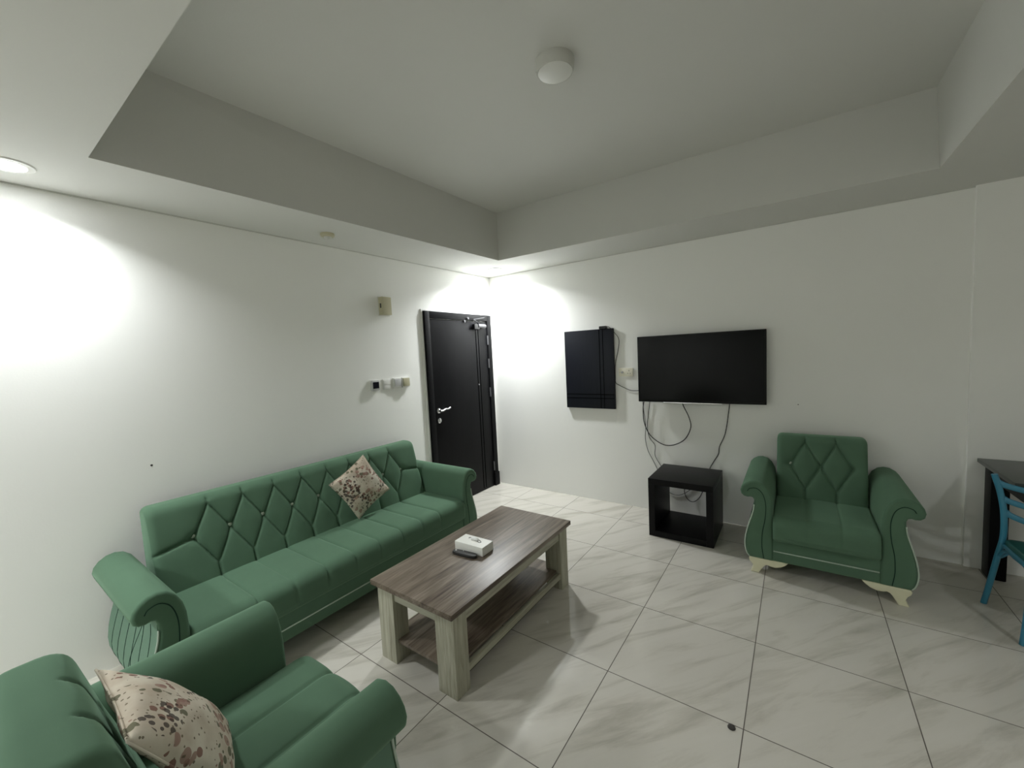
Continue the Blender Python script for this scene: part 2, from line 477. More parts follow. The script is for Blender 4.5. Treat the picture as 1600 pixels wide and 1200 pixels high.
downlight(0.352, -0.340, 'lit round downlight in the corner of the soffit above the black door', M['lamp_on'])
downlight(0.262, -3.742, 'lit round downlight at the far left edge of the picture over the long wall', M['lamp_on_b'])

t = thing('ceiling_lamp', 'unlit white round surface lamp on the raised ceiling', 'ceiling light', (2.118, -2.120, H2))
b_ = bmesh.new(); add_lathe(b_, [(0, 0), (0.096, 0), (0.096, -0.012), (0.091, -0.044), (0.086, -0.052), (0.083, -0.050)], seg=56); obj('housing', b_, M['rim'], t, 40)
b_ = bmesh.new(); add_lathe(b_, [(0.083, -0.048), (0.083, -0.053), (0.06, -0.057), (0, -0.058)], seg=56); obj('diffuser', b_, M['lens_off'], t, 60)
b_ = bmesh.new(); add_box(b_, -0.100, -0.088, -0.014, 0.008, -0.018, -0.006, 0.002); obj('clip', b_, M['dark_metal'], t)

for (px, py), lb in ((REAR_FILL, 'added round fill lamp on the soffit behind the viewer'), (SIDE_LAMP, 'lit white round surface lamp on the soffit right of the desk chair')):
    t = thing('ceiling_lamp', lb, 'ceiling light', (px, py, H1))
    b_ = bmesh.new(); add_lathe(b_, [(0, 0), (0.16, 0), (0.16, -0.04), (0.15, -0.045), (0, -0.045)], seg=40); obj('housing', b_, M['rim'], t, 40)

t = thing('heat_detector', 'small yellowed round detector on the soffit above the long wall', 'detector', (0.290, -2.268, H1))
b_ = bmesh.new(); add_lathe(b_, [(0, 0), (0.048, 0), (0.050, -0.010), (0.045, -0.020), (0.030, -0.024)], seg=36); obj('base', b_, M['yellowed'], t, 40)
b_ = bmesh.new(); add_lathe(b_, [(0.028, -0.022), (0.026, -0.030), (0.022, -0.044), (0, -0.046)], seg=24); obj('sensor_cap', b_, M['rim'], t, 40)

# ------------------------------------------------------------------ things on the left wall
t = thing('alarm_sounder', 'yellowed rectangular box with a black slot high on the left wall', 'alarm box', (0, -1.60, 2.11))
b_ = bmesh.new(); add_box(b_, 0.0005, 0.006, -0.055, 0.066, -0.088, 0.086, 0.002); obj('back_plate', b_, M['white_plastic'], t, 40)
b_ = bmesh.new(); add_box(b_, 0.006, 0.062, -0.052, 0.046, -0.080, 0.080, 0.004); obj('housing', b_, M['yellowed'], t, 40)
b_ = bmesh.new(); add_box(b_, 0.026, 0.044, -0.0535, -0.0515, -0.018, 0.022); obj('slot', b_, M['black_plastic'], t)

t = thing('thermostat', 'white thermostat with a black square display left of the switches', 'thermostat', (0, -1.762, 1.402))
b_ = bmesh.new(); add_box(b_, 0.0005, 0.008, -0.043, 0.043, -0.053, 0.050, 0.002); obj('back_plate', b_, M['white_plastic'], t, 40)
b_ = bmesh.new(); add_box(b_, 0.008, 0.028, -0.036, 0.040, -0.046, 0.044, 0.004); obj('housing', b_, M['grey_plastic'], t, 40)
b_ = bmesh.new(); add_box(b_, 0.028, 0.030, -0.026, 0.036, -0.028, 0.030, 0.001); obj('display', b_, M['lcd'], t)

sw = thing('wall_switch', 'flat white wall switch, leftmost of the three beside the thermostat', 'switch', (0, -1.626, 1.402), 0, 'white switches left of the door')
b_ = bmesh.new(); add_box(b_, 0.0005, 0.009, -0.043, 0.043, -0.048, 0.048, 0.003); obj('plate', b_, M['white_plastic'], sw, 40)
b_ = bmesh.new()
add_box(b_, 0.009, 0.0115, -0.034, 0.034, -0.006, 0.038, 0.001); add_box(b_, 0.009, 0.0115, -0.034, 0.034, -0.040, -0.010, 0.001)
obj('rocker', b_, M['white_plastic'], sw, 40)
sw = thing('wall_switch', 'deep white wall switch with recessed face between two other switches', 'switch', (0, -1.512, 1.402), 0, 'white switches left of the door')
b_ = bmesh.new()
add_box(b_, 0.0005, 0.022, -0.044, 0.044, -0.048, 0.048, 0.003); obj('plate', b_, M['white_plastic'], sw, 40)
b_ = bmesh.new(); add_box(b_, 0.022, 0.026, -0.034, 0.040, -0.030, 0.036, 0.002); obj('rocker', b_, M['grey_plastic'], sw, 40)
sw = thing('wall_switch', 'yellowed card switch nearest the black door', 'switch', (0, -1.414, 1.402), 0, 'white switches left of the door')
b_ = bmesh.new(); add_box(b_, 0.0005, 0.022, -0.043, 0.043, -0.048, 0.048, 0.003); obj('plate', b_, M['white_plastic'], sw, 40)
b_ = bmesh.new(); add_box(b_, 0.022, 0.036, -0.036, 0.036, -0.036, 0.040, 0.003); obj('card_holder', b_, M['yellowed'], sw, 40)
b_ = bmesh.new(); add_lathe(b_, [(0, 0), (0.006, 0), (0.004, 0.002), (0, 0.0022)], (0.0005, -3.32, 1.078), 'X', 10)
tag(obj('wall_speck', b_, M['dirt']), 'small dark speck on the left wall above the sofa back', 'mark')
b_ = bmesh.new(); add_lathe(b_, [(0, 0), (0.004, 0), (0.003, -0.002), (0, -0.0022)], (3.101, -0.0005, 1.098), 'Y', 10)
tag(obj('wall_speck', b_, M['dirt']), 'tiny dark speck on the back wall right below the television', 'mark')
b_ = bmesh.new(); add_lathe(b_, [(0, 0.012), (0.006, 0.012), (0.014, 0.006), (0.016, 0.0005), (0, 0.0005)], (2.871, -2.196, 0), 'Z', 10)
tag(obj('floor_debris', b_, M['dirt']), 'small dark crumb lying on the floor tiles in the foreground', 'crumb')

# ------------------------------------------------------------------ things on the back wall
t = thing('wall_panel', 'black grooved rectangular wood panel mounted left of the television', 'panel', (1.293, 0, 1.417))
b_ = bmesh.new(); add_box(b_, -0.276, 0.276, -0.030, -0.0005, -0.414, 0.414, 0.003); obj('board', b_, M['panel'], t, 40)
b_ = bmesh.new()
for x in (0.125, 0.163): add_box(b_, x - 0.003, x + 0.003, -0.0312, -0.030, -0.41, 0.41)
for z in (-0.305, -0.265): add_box(b_, -0.27, 0.27, -0.0312, -0.030, z - 0.003, z + 0.003)
obj('groove', b_, M['groove'], t)

t = thing('power_adapter', 'small black plug adapter on the top edge of the black panel', 'adapter', (1.468, -0.02, 1.831))
b_ = bmesh.new(); add_box(b_, -0.045, 0.03, -0.020, 0.015, 0.0005, 0.028, 0.004); obj('body', b_, M['black_plastic'], t, 40)
b_ = bmesh.new()
add_tube(b_, smooth_path([(0.03, -0.015, 0.022), (0.065, -0.018, 0.012), (0.10, -0.010, -0.03), (0.152, 0.006, -0.11), (0.142, 0.010, -0.22), (0.108, 0.012, -0.36), (0.104, 0.012, -0.50), (0.104, 0.012, -0.55), (0.13, 0.012, -0.575), (0.20, 0.012, -0.61), (0.27, 0.012, -0.635), (0.36, 0.012, -0.63), (0.42, 0.012, -0.60)]), 0.0032, 6)
obj('cord', b_, M['cable'], t, 180)

t = thing('wall_socket', 'white double wall plate with aerial jack and three pin socket', 'socket', (1.682, 0, 1.381))
b_ = bmesh.new(); add_box(b_, -0.072, 0.072, -0.010, -0.0005, -0.043, 0.043, 0.003); obj('plate', b_, M['cream_plastic'], t, 40)
b_ = bmesh.new(); add_lathe(b_, [(0, -0.010), (0.012, -0.010), (0.010, -0.022), (0, -0.022)], (-0.036, 0, 0), 'Y', 18); obj('aerial_jack', b_, M['steel'], t, 40)
b_ = bmesh.new()
add_box(b_, 0.030, 0.036, -0.0108, -0.0098, 0.010, 0.022); add_box(b_, 0.016, 0.026, -0.0108, -0.0098, -0.014, -0.009); add_box(b_, 0.040, 0.050, -0.0108, -0.0098, -0.014, -0.009)
obj('pin_hole', b_, M['ink'], t)
for x in (-0.062, 0.062):
    b_ = bmesh.new(); add_lathe(b_, [(0, -0.010), (0.003, -0.010), (0.003, -0.0112), (0, -0.0112)], (x, 0, 0), 'Y', 10)
    obj('screw', b_, M['steel'], t)

t = thing('television', 'large black flat screen television switched off on the back wall', 'television', (2.357, 0, 1.410))
b_ = bmesh.new(); add_box(b_, -0.531, 0.531, -0.075, -0.048, -0.314, 0.314, 0.004); obj('bezel', b_, M['tv'], t, 40)
b_ = bmesh.new(); add_box(b_, -0.40, 0.40, -0.048, -0.015, -0.26, 0.20, 0.010)
add_box(b_, -0.15, 0.15, -0.015, -0.0005, -0.12, 0.12); obj('rear_housing', b_, M['black_plastic'], t, 40)
b_ = bmesh.new(); add_box(b_, -0.515, 0.515, -0.0762, -0.0745, -0.292, 0.299); obj('screen', b_, M['screen'], t)
b_ = bmesh.new(); add_box(b_, -0.30, 0.20, -0.078, -0.070, -0.322, -0.312, 0.002); o = obj('silver_strip', b_, M['chrome'], t, 40); o['label'] = 'silver strip along the lower edge'


def cable(name, label, pts, r=0.0034, cat='cable', m='cable'):
    b_ = bmesh.new(); add_tube(b_, smooth_path(pts), r, 6)
    return tag(obj(name, b_, M[m], None, 180), label, cat, 'cables hanging under the television')


yc = -0.009
cable('looping_cable', 'black cable hanging in a wide loop under the television', [(1.868, -0.035, 1.108), (1.855, -0.035, 1.02), (1.864, -0.035, 0.88), (1.92, -0.035, 0.76), (2.03, -0.035, 0.683), (2.13, -0.035, 0.682), (2.235, -0.035, 0.745), (2.290, -0.035, 0.86), (2.275, -0.035, 0.96), (2.23, -0.035, 1.06), (2.22, -0.035, 1.108)], 0.0045)
cable('thin_cable', 'thin black cable hanging farthest left under the television', [(1.845, -0.010, 1.10), (1.852, yc, 1.0), (1.868, yc, 0.85), (1.862, yc, 0.72), (1.885, yc, 0.60), (1.935, yc, 0.50), (1.975, -0.005, 0.41), (2.02, -0.005, 0.28), (2.079, -0.005, 0.205), (2.15, -0.005, 0.187), (2.21, -0.005, 0.21), (2.27, -0.005, 0.26), (2.33, -0.005, 0.34)], 0.0026)
cable('thin_cable', 'thin wavy black cable crossing inside the loop under the television', [(1.915, -0.010, 1.10), (1.90, yc, 0.98), (1.885, yc, 0.86), (1.90, yc, 0.74), (1.955, yc, 0.655), (1.952, yc, 0.56), (2.00, yc, 0.47), (2.05, -0.013, 0.41), (2.10, -0.013, 0.39)], 0.0028)
cable('power_cable', 'black wavy cable from the right half of the television to the black stand', [(2.612, -0.030, 1.10), (2.600, yc, 1.02), (2.585, yc, 0.90), (2.565, yc, 0.80), (2.525, yc, 0.70), (2.515, yc, 0.63), (2.475, yc, 0.555), (2.44, -0.02, 0.48), (2.415, -0.02, 0.38), (2.390, -0.02, 0.29), (2.355, -0.02, 0.205), (2.310, -0.02, 0.158), (2.270, -0.02, 0.155), (2.235, -0.02, 0.19), (2.222, -0.02, 0.25), (2.24, -0.02, 0.31)], 0.0034)

# ------------------------------------------------------------------ black cube stand
t = thing('television_stand', 'black open cube stand on the floor under the television', 'stand', (2.303, -0.325, 0))
W, D, HH, th = 0.253, 0.250, 0.504, 0.052
bw = M['blackwood']
b_ = bmesh.new(); add_box(b_, -W, -W + th, -D, D, 0.0, HH - th, 0.002); obj('side_panel', b_, bw, t, 40)
b_ = bmesh.new(); add_box(b_, W - th, W, -D, D, 0.0, HH - th, 0.002); obj('side_panel', b_, bw, t, 40)
b_ = bmesh.new(); add_box(b_, -W, W, -D, D, HH - th, HH, 0.002); obj('top', b_, bw, t, 40)
b_ = bmesh.new(); add_box(b_, -W + th, W - th, -D, D, 0.0, th, 0.002); obj('bottom_panel', b_, bw, t, 40)

# ------------------------------------------------------------------ coffee table
TX0, TX1, TY0, TY1, TZ = 1.208, 1.808, -2.750, -1.556, 0.448
t = thing('coffee_table', 'low coffee table with grey brown top and pale oak legs', 'table', ((TX0 + TX1) / 2, (TY0 + TY1) / 2, 0))
hx, hy = (TX1 - TX0) / 2, (TY1 - TY0) / 2
b_ = bmesh.new(); add_box(b_, -hx, hx, -hy, hy, TZ - 0.028, TZ, 0.0015); obj('tabletop', b_, M['top'], t, 40)
lx0, ly0 = hx - 0.020, hy - 0.028
LW, LD = 0.122, 0.094
for sx in (-1, 1):
    for sy in (-1, 1):
        xs = sorted((sx * lx0, sx * (lx0 - LW))); ys = sorted((sy * ly0, sy * (ly0 - LD)))
        b_ = bmesh.new(); add_box(b_, xs[0], xs[1], ys[0], ys[1], 0.0, TZ - 0.028, 0.002); obj('leg', b_, M['pale'], t, 40)
for sx in (-1, 1):
    xs = sorted((sx * (lx0 - 0.012), sx * (lx0 - 0.034)))
    b_ = bmesh.new(); add_box(b_, xs[0], xs[1], -ly0 + LD, ly0 - LD, TZ - 0.028 - 0.072, TZ - 0.028, 0.001); obj('apron', b_, M['pale_y'], t, 40)
    b_ = bmesh.new(); add_box(b_, xs[0], xs[1], -ly0 + LD, ly0 - LD, 0.075, 0.112, 0.001); obj('lower_rail', b_, M['pale_y'], t, 40)
for sy in (-1, 1):
    ys = sorted((sy * (ly0 - 0.012), sy * (ly0 - 0.034)))
    b_ = bmesh.new(); add_box(b_, -lx0 + LW, lx0 - LW, ys[0], ys[1], TZ - 0.028 - 0.072, TZ - 0.028, 0.001); obj('apron', b_, M['pale_x'], t, 40)
b_ = bmesh.new(); add_box(b_, -lx0 + 0.040, lx0 - 0.040, -ly0 + LD * 0.2, ly0 - LD * 0.2, 0.112, 0.128, 0.001); obj('shelf', b_, M['top'], t, 40)

# tissue box and remote
t = thing('tissue_box', 'white card tissue box on the coffee table', 'tissue box', (1.484, -2.207, TZ), 0.03)
b_ = bmesh.new(); add_box(b_, -0.106, 0.106, -0.053, 0.053, 0.0005, 0.052, 0.0012); obj('carton', b_, M['card'], t, 40)
b_ = bmesh.new()
add_tube(b_, smooth_path([(-0.045, 0.012, 0.0525), (-0.052, 0.022, 0.0525), (-0.035, 0.024, 0.0525), (-0.01, 0.008, 0.0525), (0.02, 0.004, 0.0525)]), 0.0022, 6)
add_tube(b_, smooth_path([(0.012, 0.026, 0.0525), (0.030, 0.020, 0.0525), (0.052, 0.006, 0.0525), (0.045, -0.004, 0.0525), (0.02, 0.004, 0.0525)]), 0.0022, 6)
obj('printed_mark', b_, M['ink'], t, 180)
b_ = bmesh.new()
for k in range(3):
    add_lathe(b_, [(0, 0.0), (0.016 - k * 0.003, 0.001), (0.018 - k * .003, 0.006), (0.006, 0.011 + k * .002), (0, 0.012 + k * .002)], (-0.015 + 0.016 * k, 0.018 - 0.003 * k, 0.0522), seg=9)
obj('tissue', b_, M['tissue'], t, 180)

t = thing('remote_control', 'black remote control lying against the white tissue box', 'remote', (1.488, -2.296, TZ), 0.12)
b_ = bmesh.new()
n = 28; ring = []
for lvl, (zz, k) in enumerate([(0.0008, 0.9), (0.006, 1.0), (0.014, 1.0), (0.019, 0.9)]):
    r_ = []
    for i in range(n):
        a = 2 * PI * i / n
        ca, sa = math.cos(a), math.sin(a)
        x = 0.086 * math.copysign(abs(ca) ** 0.6, ca); y = (0.024 + 0.003 * math.cos(2 * a)) * math.copysign(abs(sa) ** 0.8, sa)
        r_.append(b_.verts.new((x * (1 - (1 - k) * .3), y * k, zz)))
    ring.append(r_)
for A, B in zip(ring, ring[1:]):
    for i in range(n): b_.faces.new((A[i], A[(i + 1) % n], B[(i + 1) % n], B[i]))
b_.faces.new(ring[0]); b_.faces.new(ring[-1])
obj('body', b_, M['black_plastic'], t, 50)
b_ = bmesh.new()
for i in range(9):
    for j in (-1, 0, 1):
        add_box(b_, -0.055 + i * 0.011, -0.049 + i * 0.011, j * 0.011 - 0.003, j * 0.011 + 0.003, 0.0188, 0.0205, 0.0008, 1)
obj('button_pad', b_, M['ink'], t)
b_ = bmesh.new(); add_lathe(b_, [(0, 0.0188), (0.005, 0.0188), (0.005, 0.021), (0, 0.0212)], (-0.066, 0.004, 0), seg=12); obj('white_button', b_, M['white_plastic'], t)
b_ = bmesh.new(); add_lathe(b_, [(0, 0.0188), (0.003, 0.0188), (0.003, 0.021), (0, 0.0212)], (-0.018, 0.012, 0), seg=10); obj('white_button', b_, M['white_plastic'], t)

# ------------------------------------------------------------------ upholstered seating


def resample(poly, step, closed=True):
    P = [Vector(p) for p in poly]
    if closed: P.append(P[0])
    out = []
    for a, b in zip(P, P[1:]):
        k = max(1, int(round((b - a).length / step)))
        for i in range(k): out.append(a.lerp(b, i / k))
    if not closed: out.append(P[-1])
    return out


def rounded(poly, r, n=5):
    """Round the corners of a closed polygon; r may be a list."""
    out = []
    N = len(poly)
    for i in range(N):
        a, b, c = Vector(poly[i - 1]), Vector(poly[i]), Vector(poly[(i + 1) % N])
        rr = r[i] if isinstance(r, (list, tuple)) else r
        e1, e2 = (a - b), (c - b)
        q = min(rr, e1.length * .49, e2.length * .49)
        p1, p2 = b + e1.normalized() * q, b + e2.normalized() * q
        for k in range(n + 1):
            s = k / n
            out.append(p1 * (1 - s) ** 2 + b * 2 * s * (1 - s) + p2 * s * s)
    return out


def seg_dist(p, a, b):
    ab = b - a
    s = max(0.0, min(1.0, (p - a).dot(ab) / ab.length_squared))
    return (p - a - ab * s).length


def cushion(name, prof, L, end_r, step, disp, m, parent):
    """Closed cross-section prof[(depth, z)] swept along local x from -L/2 to L/2 with rounded ends.
    disp(x, depth, z) pushes the surface inwards along its normal."""
    P = resample(prof, step)
    n = len(P)
    area = sum(P[i].x * P[(i + 1) % n].y - P[(i + 1) % n].x * P[i].y for i in range(n))
    sg = 1 if area > 0 else -1
    nor = []
    for i in range(n):
        t_ = (P[(i + 1) % n] - P[i - 1]).normalized()
        nor.append(Vector((t_.y, -t_.x)) * sg)
    xs = []
    k = 6
    for i in range(k): xs.append(-L / 2 + end_r * (1 - math.cos(i / k * PI / 2)))
    cnt = max(2, int((L - 2 * end_r) / step))
    for i in range(cnt + 1): xs.append(-L / 2 + end_r + (L - 2 * end_r) * i / cnt)
    for i in range(k - 1, -1, -1): xs.append(L / 2 - end_r * (1 - math.cos(i / k * PI / 2)))
    bm = bmesh.new(); rings = []
    for x in xs:
        e = min(x + L / 2, L / 2 - x)
        off = end_r * (1 - math.sqrt(max(0, 1 - ((end_r - e) / end_r) ** 2))) if e < end_r else 0
        off *= 0.9
        rg = []
        for p, q in zip(P, nor):
            d = off + disp(x, p.x, p.y, q)
            rg.append(bm.verts.new((x, p.x - q.x * d, p.y - q.y * d)))
        rings.append(rg)
    for A, B in zip(rings, rings[1:]):
        for i in range(n): bm.faces.new((A[i], A[(i + 1) % n], B[(i + 1) % n], B[i]))
    bm.faces.new(rings[0]); bm.faces.new(rings[-1])
    return obj(name, bm, m, parent, 60)


ARM = [(0.000, 0.108), (0.000, 0.46), (0.003, 0.52), (0.014, 0.575), (0.036, 0.622), (0.066, 0.650), (0.100, 0.660), (0.134, 0.655),
       (0.165, 0.636), (0.186, 0.610), (0.194, 0.582), (0.188, 0.556), (0.170, 0.541), (0.148, 0.538), (0.130, 0.542), (0.117, 0.538), (0.110, 0.522),
       (0.1085, 0.490), (0.114, 0.445), (0.127, 0.395), (0.143, 0.34), (0.157, 0.28), (0.165, 0.22), (0.163, 0.17), (0.152, 0.13), (0.140, 0.108)]
BP = 0.186      # spacing of the tufting buttons


def seating(t, W, nbut, D=0.77, seat_front=0.815, end_seams=False, buttons=None, step=0.0065):
    """Rolled-arm seat under Empty t. Local x along the width (inner width W), y = forward, z up."""
    V = M['velvet']
    # --- base
    b_ = bmesh.new(); add_box(b_, -W / 2 - 0.001, W / 2 + 0.001, 0.03, D - 0.012, 0.108, 0.262, 0.006)
    base = obj('base', b_, V, t, 40)
    b_ = bmesh.new(); add_tube(b_, [(-W / 2 + 0.004, D - 0.010, 0.178), (W / 2 - 0.004, D - 0.010, 0.178)], 0.0042, 8)
    obj('piping', b_, M['piping'], base, 180)
    apex = [(-(nbut - 2) / 2 + k) * BP for k in range(nbut - 1)]
    buts = [(-(nbut - 1) / 2 + k) * BP for k in range(nbut)]
    # --- seat cushion
    sp = rounded([(0.20, 0.268), (0.20, 0.428), (seat_front, 0.432), (seat_front - 0.004, 0.268)], [0.01, 0.03, 0.115, 0.03], 8)

    def seat_disp(x, d, z, q):
        crown = -0.008 * math.cos(min(1, abs(x) / (W / 2)) * PI / 2) if z > 0.3 else 0
        if z < 0.275 or d < 0.22: return 0
        a = min(abs(x - s) for s in apex)
        fade = 1.0 if z > 0.36 else max(0.15, (z - 0.30) / 0.06)
        return crown + fade * 0.007 * math.exp(-(a / 0.007) ** 1.5) + fade * 0.007 * math.exp(-a / 0.035)
    cushion('seat_cushion', sp, W - 0.004, 0.022, step, seat_disp, V, t)
    # --- backrest: profile leans back, tufted front
    bp = rounded([(0.075, 0.40), (0.335, 0.40), (0.205, 0.885), (0.062, 0.885)], [0.01, 0.02, 0.055, 0.05], 7)
    segs = []
    z_top, z_mid, z_bot = 0.842, 0.675, 0.505
    for a in apex:
        segs += [((a, 0.885), (a, z_top)), ((a, z_top), (a - BP / 2, z_mid)), ((a, z_top), (a + BP / 2, z_mid)),
                 ((a - BP / 2, z_mid), (a, z_bot)), ((a + BP / 2, z_mid), (a, z_bot)), ((a, z_bot), (a, 0.41))]
    if end_seams:
        segs += [((buts[0], z_mid), (-W / 2, z_mid - 0.035)), ((buts[-1], z_mid), (W / 2, z_mid - 0.035))]
    segs = [(Vector(a), Vector(b)) for a, b in segs]
    bv = [Vector((x, z_mid)) for x in buts]

    def back_disp(x, d, z, q):
        if q.x < 0.2 or z < 0.41: return 0
        p = Vector((x, z))
        near = [s for s in segs if min(s[0].x, s[1].x) - 0.06 < x < max(s[0].x, s[1].x) + 0.06]
        if not near: return 0
        dm = min(seg_dist(p, a, b) for a, b in near)
        db = min((p - c).length for c in bv)
        f = min(1.0, (q.x - 0.2) / 0.5)
        return f * (0.012 * math.exp(-(dm / 0.0065) ** 1.6) + 0.011 * math.exp(-dm / 0.036) + 0.014 * math.exp(-(db / 0.028) ** 2))
    back = cushion('backrest', bp, W - 0.012, 0.035, step, back_disp, V, t)
    for k in (range(nbut) if buttons is None else buttons):
        b_ = bmesh.new()
        yb = 0.335 - (z_mid - 0.40) * 0.13 / 0.485
        add_lathe(b_, [(0, -0.040), (0.011, -0.040), (0.0125, -0.034), (0.010, -0.028), (0, -0.026)], (buts[k], yb, z_mid), 'Y', 14)
        obj('button', b_, M['button'], back, 60)
    b_ = bmesh.new(); add_box(b_, -W / 2 + 0.02, W / 2 - 0.02, 0.045, 0.070, 0.26, 0.86, 0.012); obj('back_board', b_, M['black_board'], t, 40)
    # --- arms
    for s in (-1, 1):
        fn = lambda a, b, d, s=s: (s * (W / 2 + a), d, b)
        b_ = bmesh.new(); add_prism(b_, ARM, fn, 0.03, D, rounds=0.016)
        arm = obj('arm', b_, V, t, 50)
        # seam drawn down the rolled front face
        inner = [(0.052, 0.115), (0.063, 0.20), (0.060, 0.30), (0.044, 0.40), (0.040, 0.50), (0.058, 0.575), (0.095, 0.610), (0.135, 0.603), (0.150, 0.583)]
        b_ = bmesh.new(); add_tube(b_, [fn(p.x, p.y, D + 0.0006) for p in [Vector((q[0], q[1])) for q in smooth_path([(a, z, 0) for a, z in inner], 5)]], 0.0022, 6)
        obj('seam', b_, M['seam'], arm, 180)
        # pale piping down the outer front edge
        edge = ARM[17:]
        b_ = bmesh.new(); add_tube(b_, smooth_path([fn(a + 0.001, z, D - 0.006) for a, z in edge[:-1]] + [fn(0.139, 0.112, D - 0.006)], 4), 0.0042, 8)
        obj('piping', b_, M['piping'], arm, 180)
        # outer side panel below the roll, with decorative stitching
        side = [(0.1095, 0.535)] + [(a + 0.002, z) for a, z in ARM[17:]] + [(0.128, 0.108)] + [(a - 0.010, z) for a, z in reversed(ARM[17:-1])] + [(0.100, 0.535)]
        b_ = bmesh.new(); add_prism(b_, side, fn, 0.04, D - 0.016)
        sp_ = obj('side_panel', b_, M['velvet_side'], arm, 50)

        def on_side(y, z):
            pts = ARM[17:]
            for (a0, z0), (a1, z1) in zip(pts, pts[1:]):
                if z0 >= z >= z1:
                    return fn(a0 + (a1 - a0) * (z0 - z) / (z0 - z1) + 0.0028, z, y)
            return fn(pts[-1][0] + 0.0025, z, y)
        b_ = bmesh.new()
        for c in (0.10, 0.22, 0.34, 0.46, 0.58, 0.70):
            top = 0.40 + (c - 0.40) * 0.86
            add_tube(b_, [on_side(top + (c - top) * ((0.485 - z) / 0.36) ** 1.0 + 0.018 * math.sin((0.485 - z) / 0.36 * PI), z) for z in [0.485 - 0.36 * i / 14 for i in range(15)]], 0.0013, 5)
        add_tube(b_, [on_side(0.56 - 0.16 * i / 14, 0.485 - 0.36 * i / 14) for i in range(15)], 0.0013, 5)
        obj('stitching', b_, M['seam'], sp_, 180)
    # --- carved bracket feet
    foot = [(0.0, 0.108), (-0.008, 0.094), (-0.004, 0.078), (0.012, 0.060), (0.020, 0.040), (0.012, 0.018), (0.004, 0.0), (0.052, 0.0), (0.064, 0.022), (0.078, 0.046),
            (0.090, 0.062), (0.104, 0.068), (0.120, 0.062), (0.150, 0.060), (0.180, 0.070), (0.205, 0.088), (0.222, 0.108)]
    for s in (-1, 1):
        for y0, y1 in ((D - 0.075, D - 0.006), (0.05, 0.11)):
            fn = lambda a, b, d, s=s: (s * (W / 2 + 0.135 - a), d, b)
            b_ = bmesh.new(); add_prism(b_, foot, fn, y0, y1, rounds=0.006)
            obj('foot', b_, M['cream'], t, 50)


sofa = thing('sofa', 'long green velvet sofa with tufted back and rolled arms along the left wall', 'sofa', (0.040, -2.494, 0), -PI / 2)
seating(sofa, 1.870, 9, end_seams=True, seat_front=0.800)
arm1 = thing('armchair', 'green velvet armchair with cream feet against the back wall beside the black stand', 'armchair', (3.237, -0.025, 0), PI, 'green velvet armchairs')
seating(arm1, 0.555, 3, D=0.775, seat_front=0.825, buttons=[2])
arm2 = thing('armchair', 'green velvet armchair seen from its right side in the near left foreground', 'armchair', (1.695, -4.065, 0), 0.0, 'green velvet armchairs')
seating(arm2, 0.555, 3, D=0.775, seat_front=0.875)

# ------------------------------------------------------------------ floral pillows


def pillow(name, label, TL, TR, BR, BL, thick, facing, group):
    """Square stuffed pillow through four corners."""
    TL, TR, BR, BL = map(Vector, (TL, TR, BR, BL))
    n_ = ((TR - TL).cross(BL - TL)).normalized()
    if n_.dot(Vector(facing)) < 0: n_ = -n_
    c = (TL + TR + BR + BL) / 4
    N = 34
    b_ = bmesh.new()
    rnd = random.Random(5)
    side = {}
    for s in (1, -1):
        for i in range(N + 1):
            for j in range(N + 1):
                if s == -1 and (i in (0, N) or j in (0, N)):
                    side[(s, i, j)] = side[(1, i, j)]; continue
                u, v = i / N, j / N
                # seams pull in between the corners
                pu = 0.5 + (u - 0.5) * (1 - 0.07 * (math.sin(PI * v)) ** 1.0)
                pv = 0.5 + (v - 0.5) * (1 - 0.07 * (math.sin(PI * u)) ** 1.0)
                p = TL * (1 - pu) * (1 - pv) + TR * pu * (1 - pv) + BR * pu * pv + BL * (1 - pu) * pv
                h = (thick if s == 1 else thick * 0.5) * (max(0, math.sin(PI * u) * math.sin(PI * v))) ** 0.42
                wr = 0.0035 * math.sin(14 * u + 5 * v) * math.sin(3 + 9 * v - 4 * u) * (1 if h > 0.01 else 0)
                side[(s, i, j)] = b_.verts.new(p - c + n_ * (s * h + wr))
    for s in (1, -1):
        for i in range(N):
            for j in range(N):
                b_.faces.new([side[(s, i, j)], side[(s, i + 1, j)], side[(s, i + 1, j + 1)], side[(s, i, j + 1)]])
    o = obj(name, b_, M['floral'], None, 180, loc=c)
    tag(o, label, 'pillow', group)
    # corded edge
    b_ = bmesh.new()
    loop = [side_pt for side_pt in []]
    path = []
    for (a, b, k) in ((TL, TR, 0), (TR, BR, 1), (BR, BL, 2), (BL, TL, 3)):
        for i in range(12):
            s = i / 12
            p = a.lerp(b, s)
            path.append(c + (p - c) * (1 - 0.07 * math.sin(PI * s)) - c)
    path.append(path[0])
    add_tube(b_, path, 0.0028, 6)
    obj('edge_seam', b_, M['floral'], o, 180)
    return o


pillow('floral_pillow', 'cream floral pillow standing on one corner against the sofa back', (0.345, -2.155, 0.900), (0.400, -1.975, 0.585), (0.395, -2.265, 0.440), (0.330, -2.440, 0.745), 0.058, (1, 0, 0.3), 'cream floral pillows')
pillow('floral_pillow', 'cream floral pillow leaning in the seat of the near foreground armchair', (1.515, -3.818, 0.815), (1.940, -3.835, 0.850), (1.905, -3.655, 0.490), (1.575, -3.552, 0.462), 0.074, (0, 1, 0.5), 'cream floral pillows')

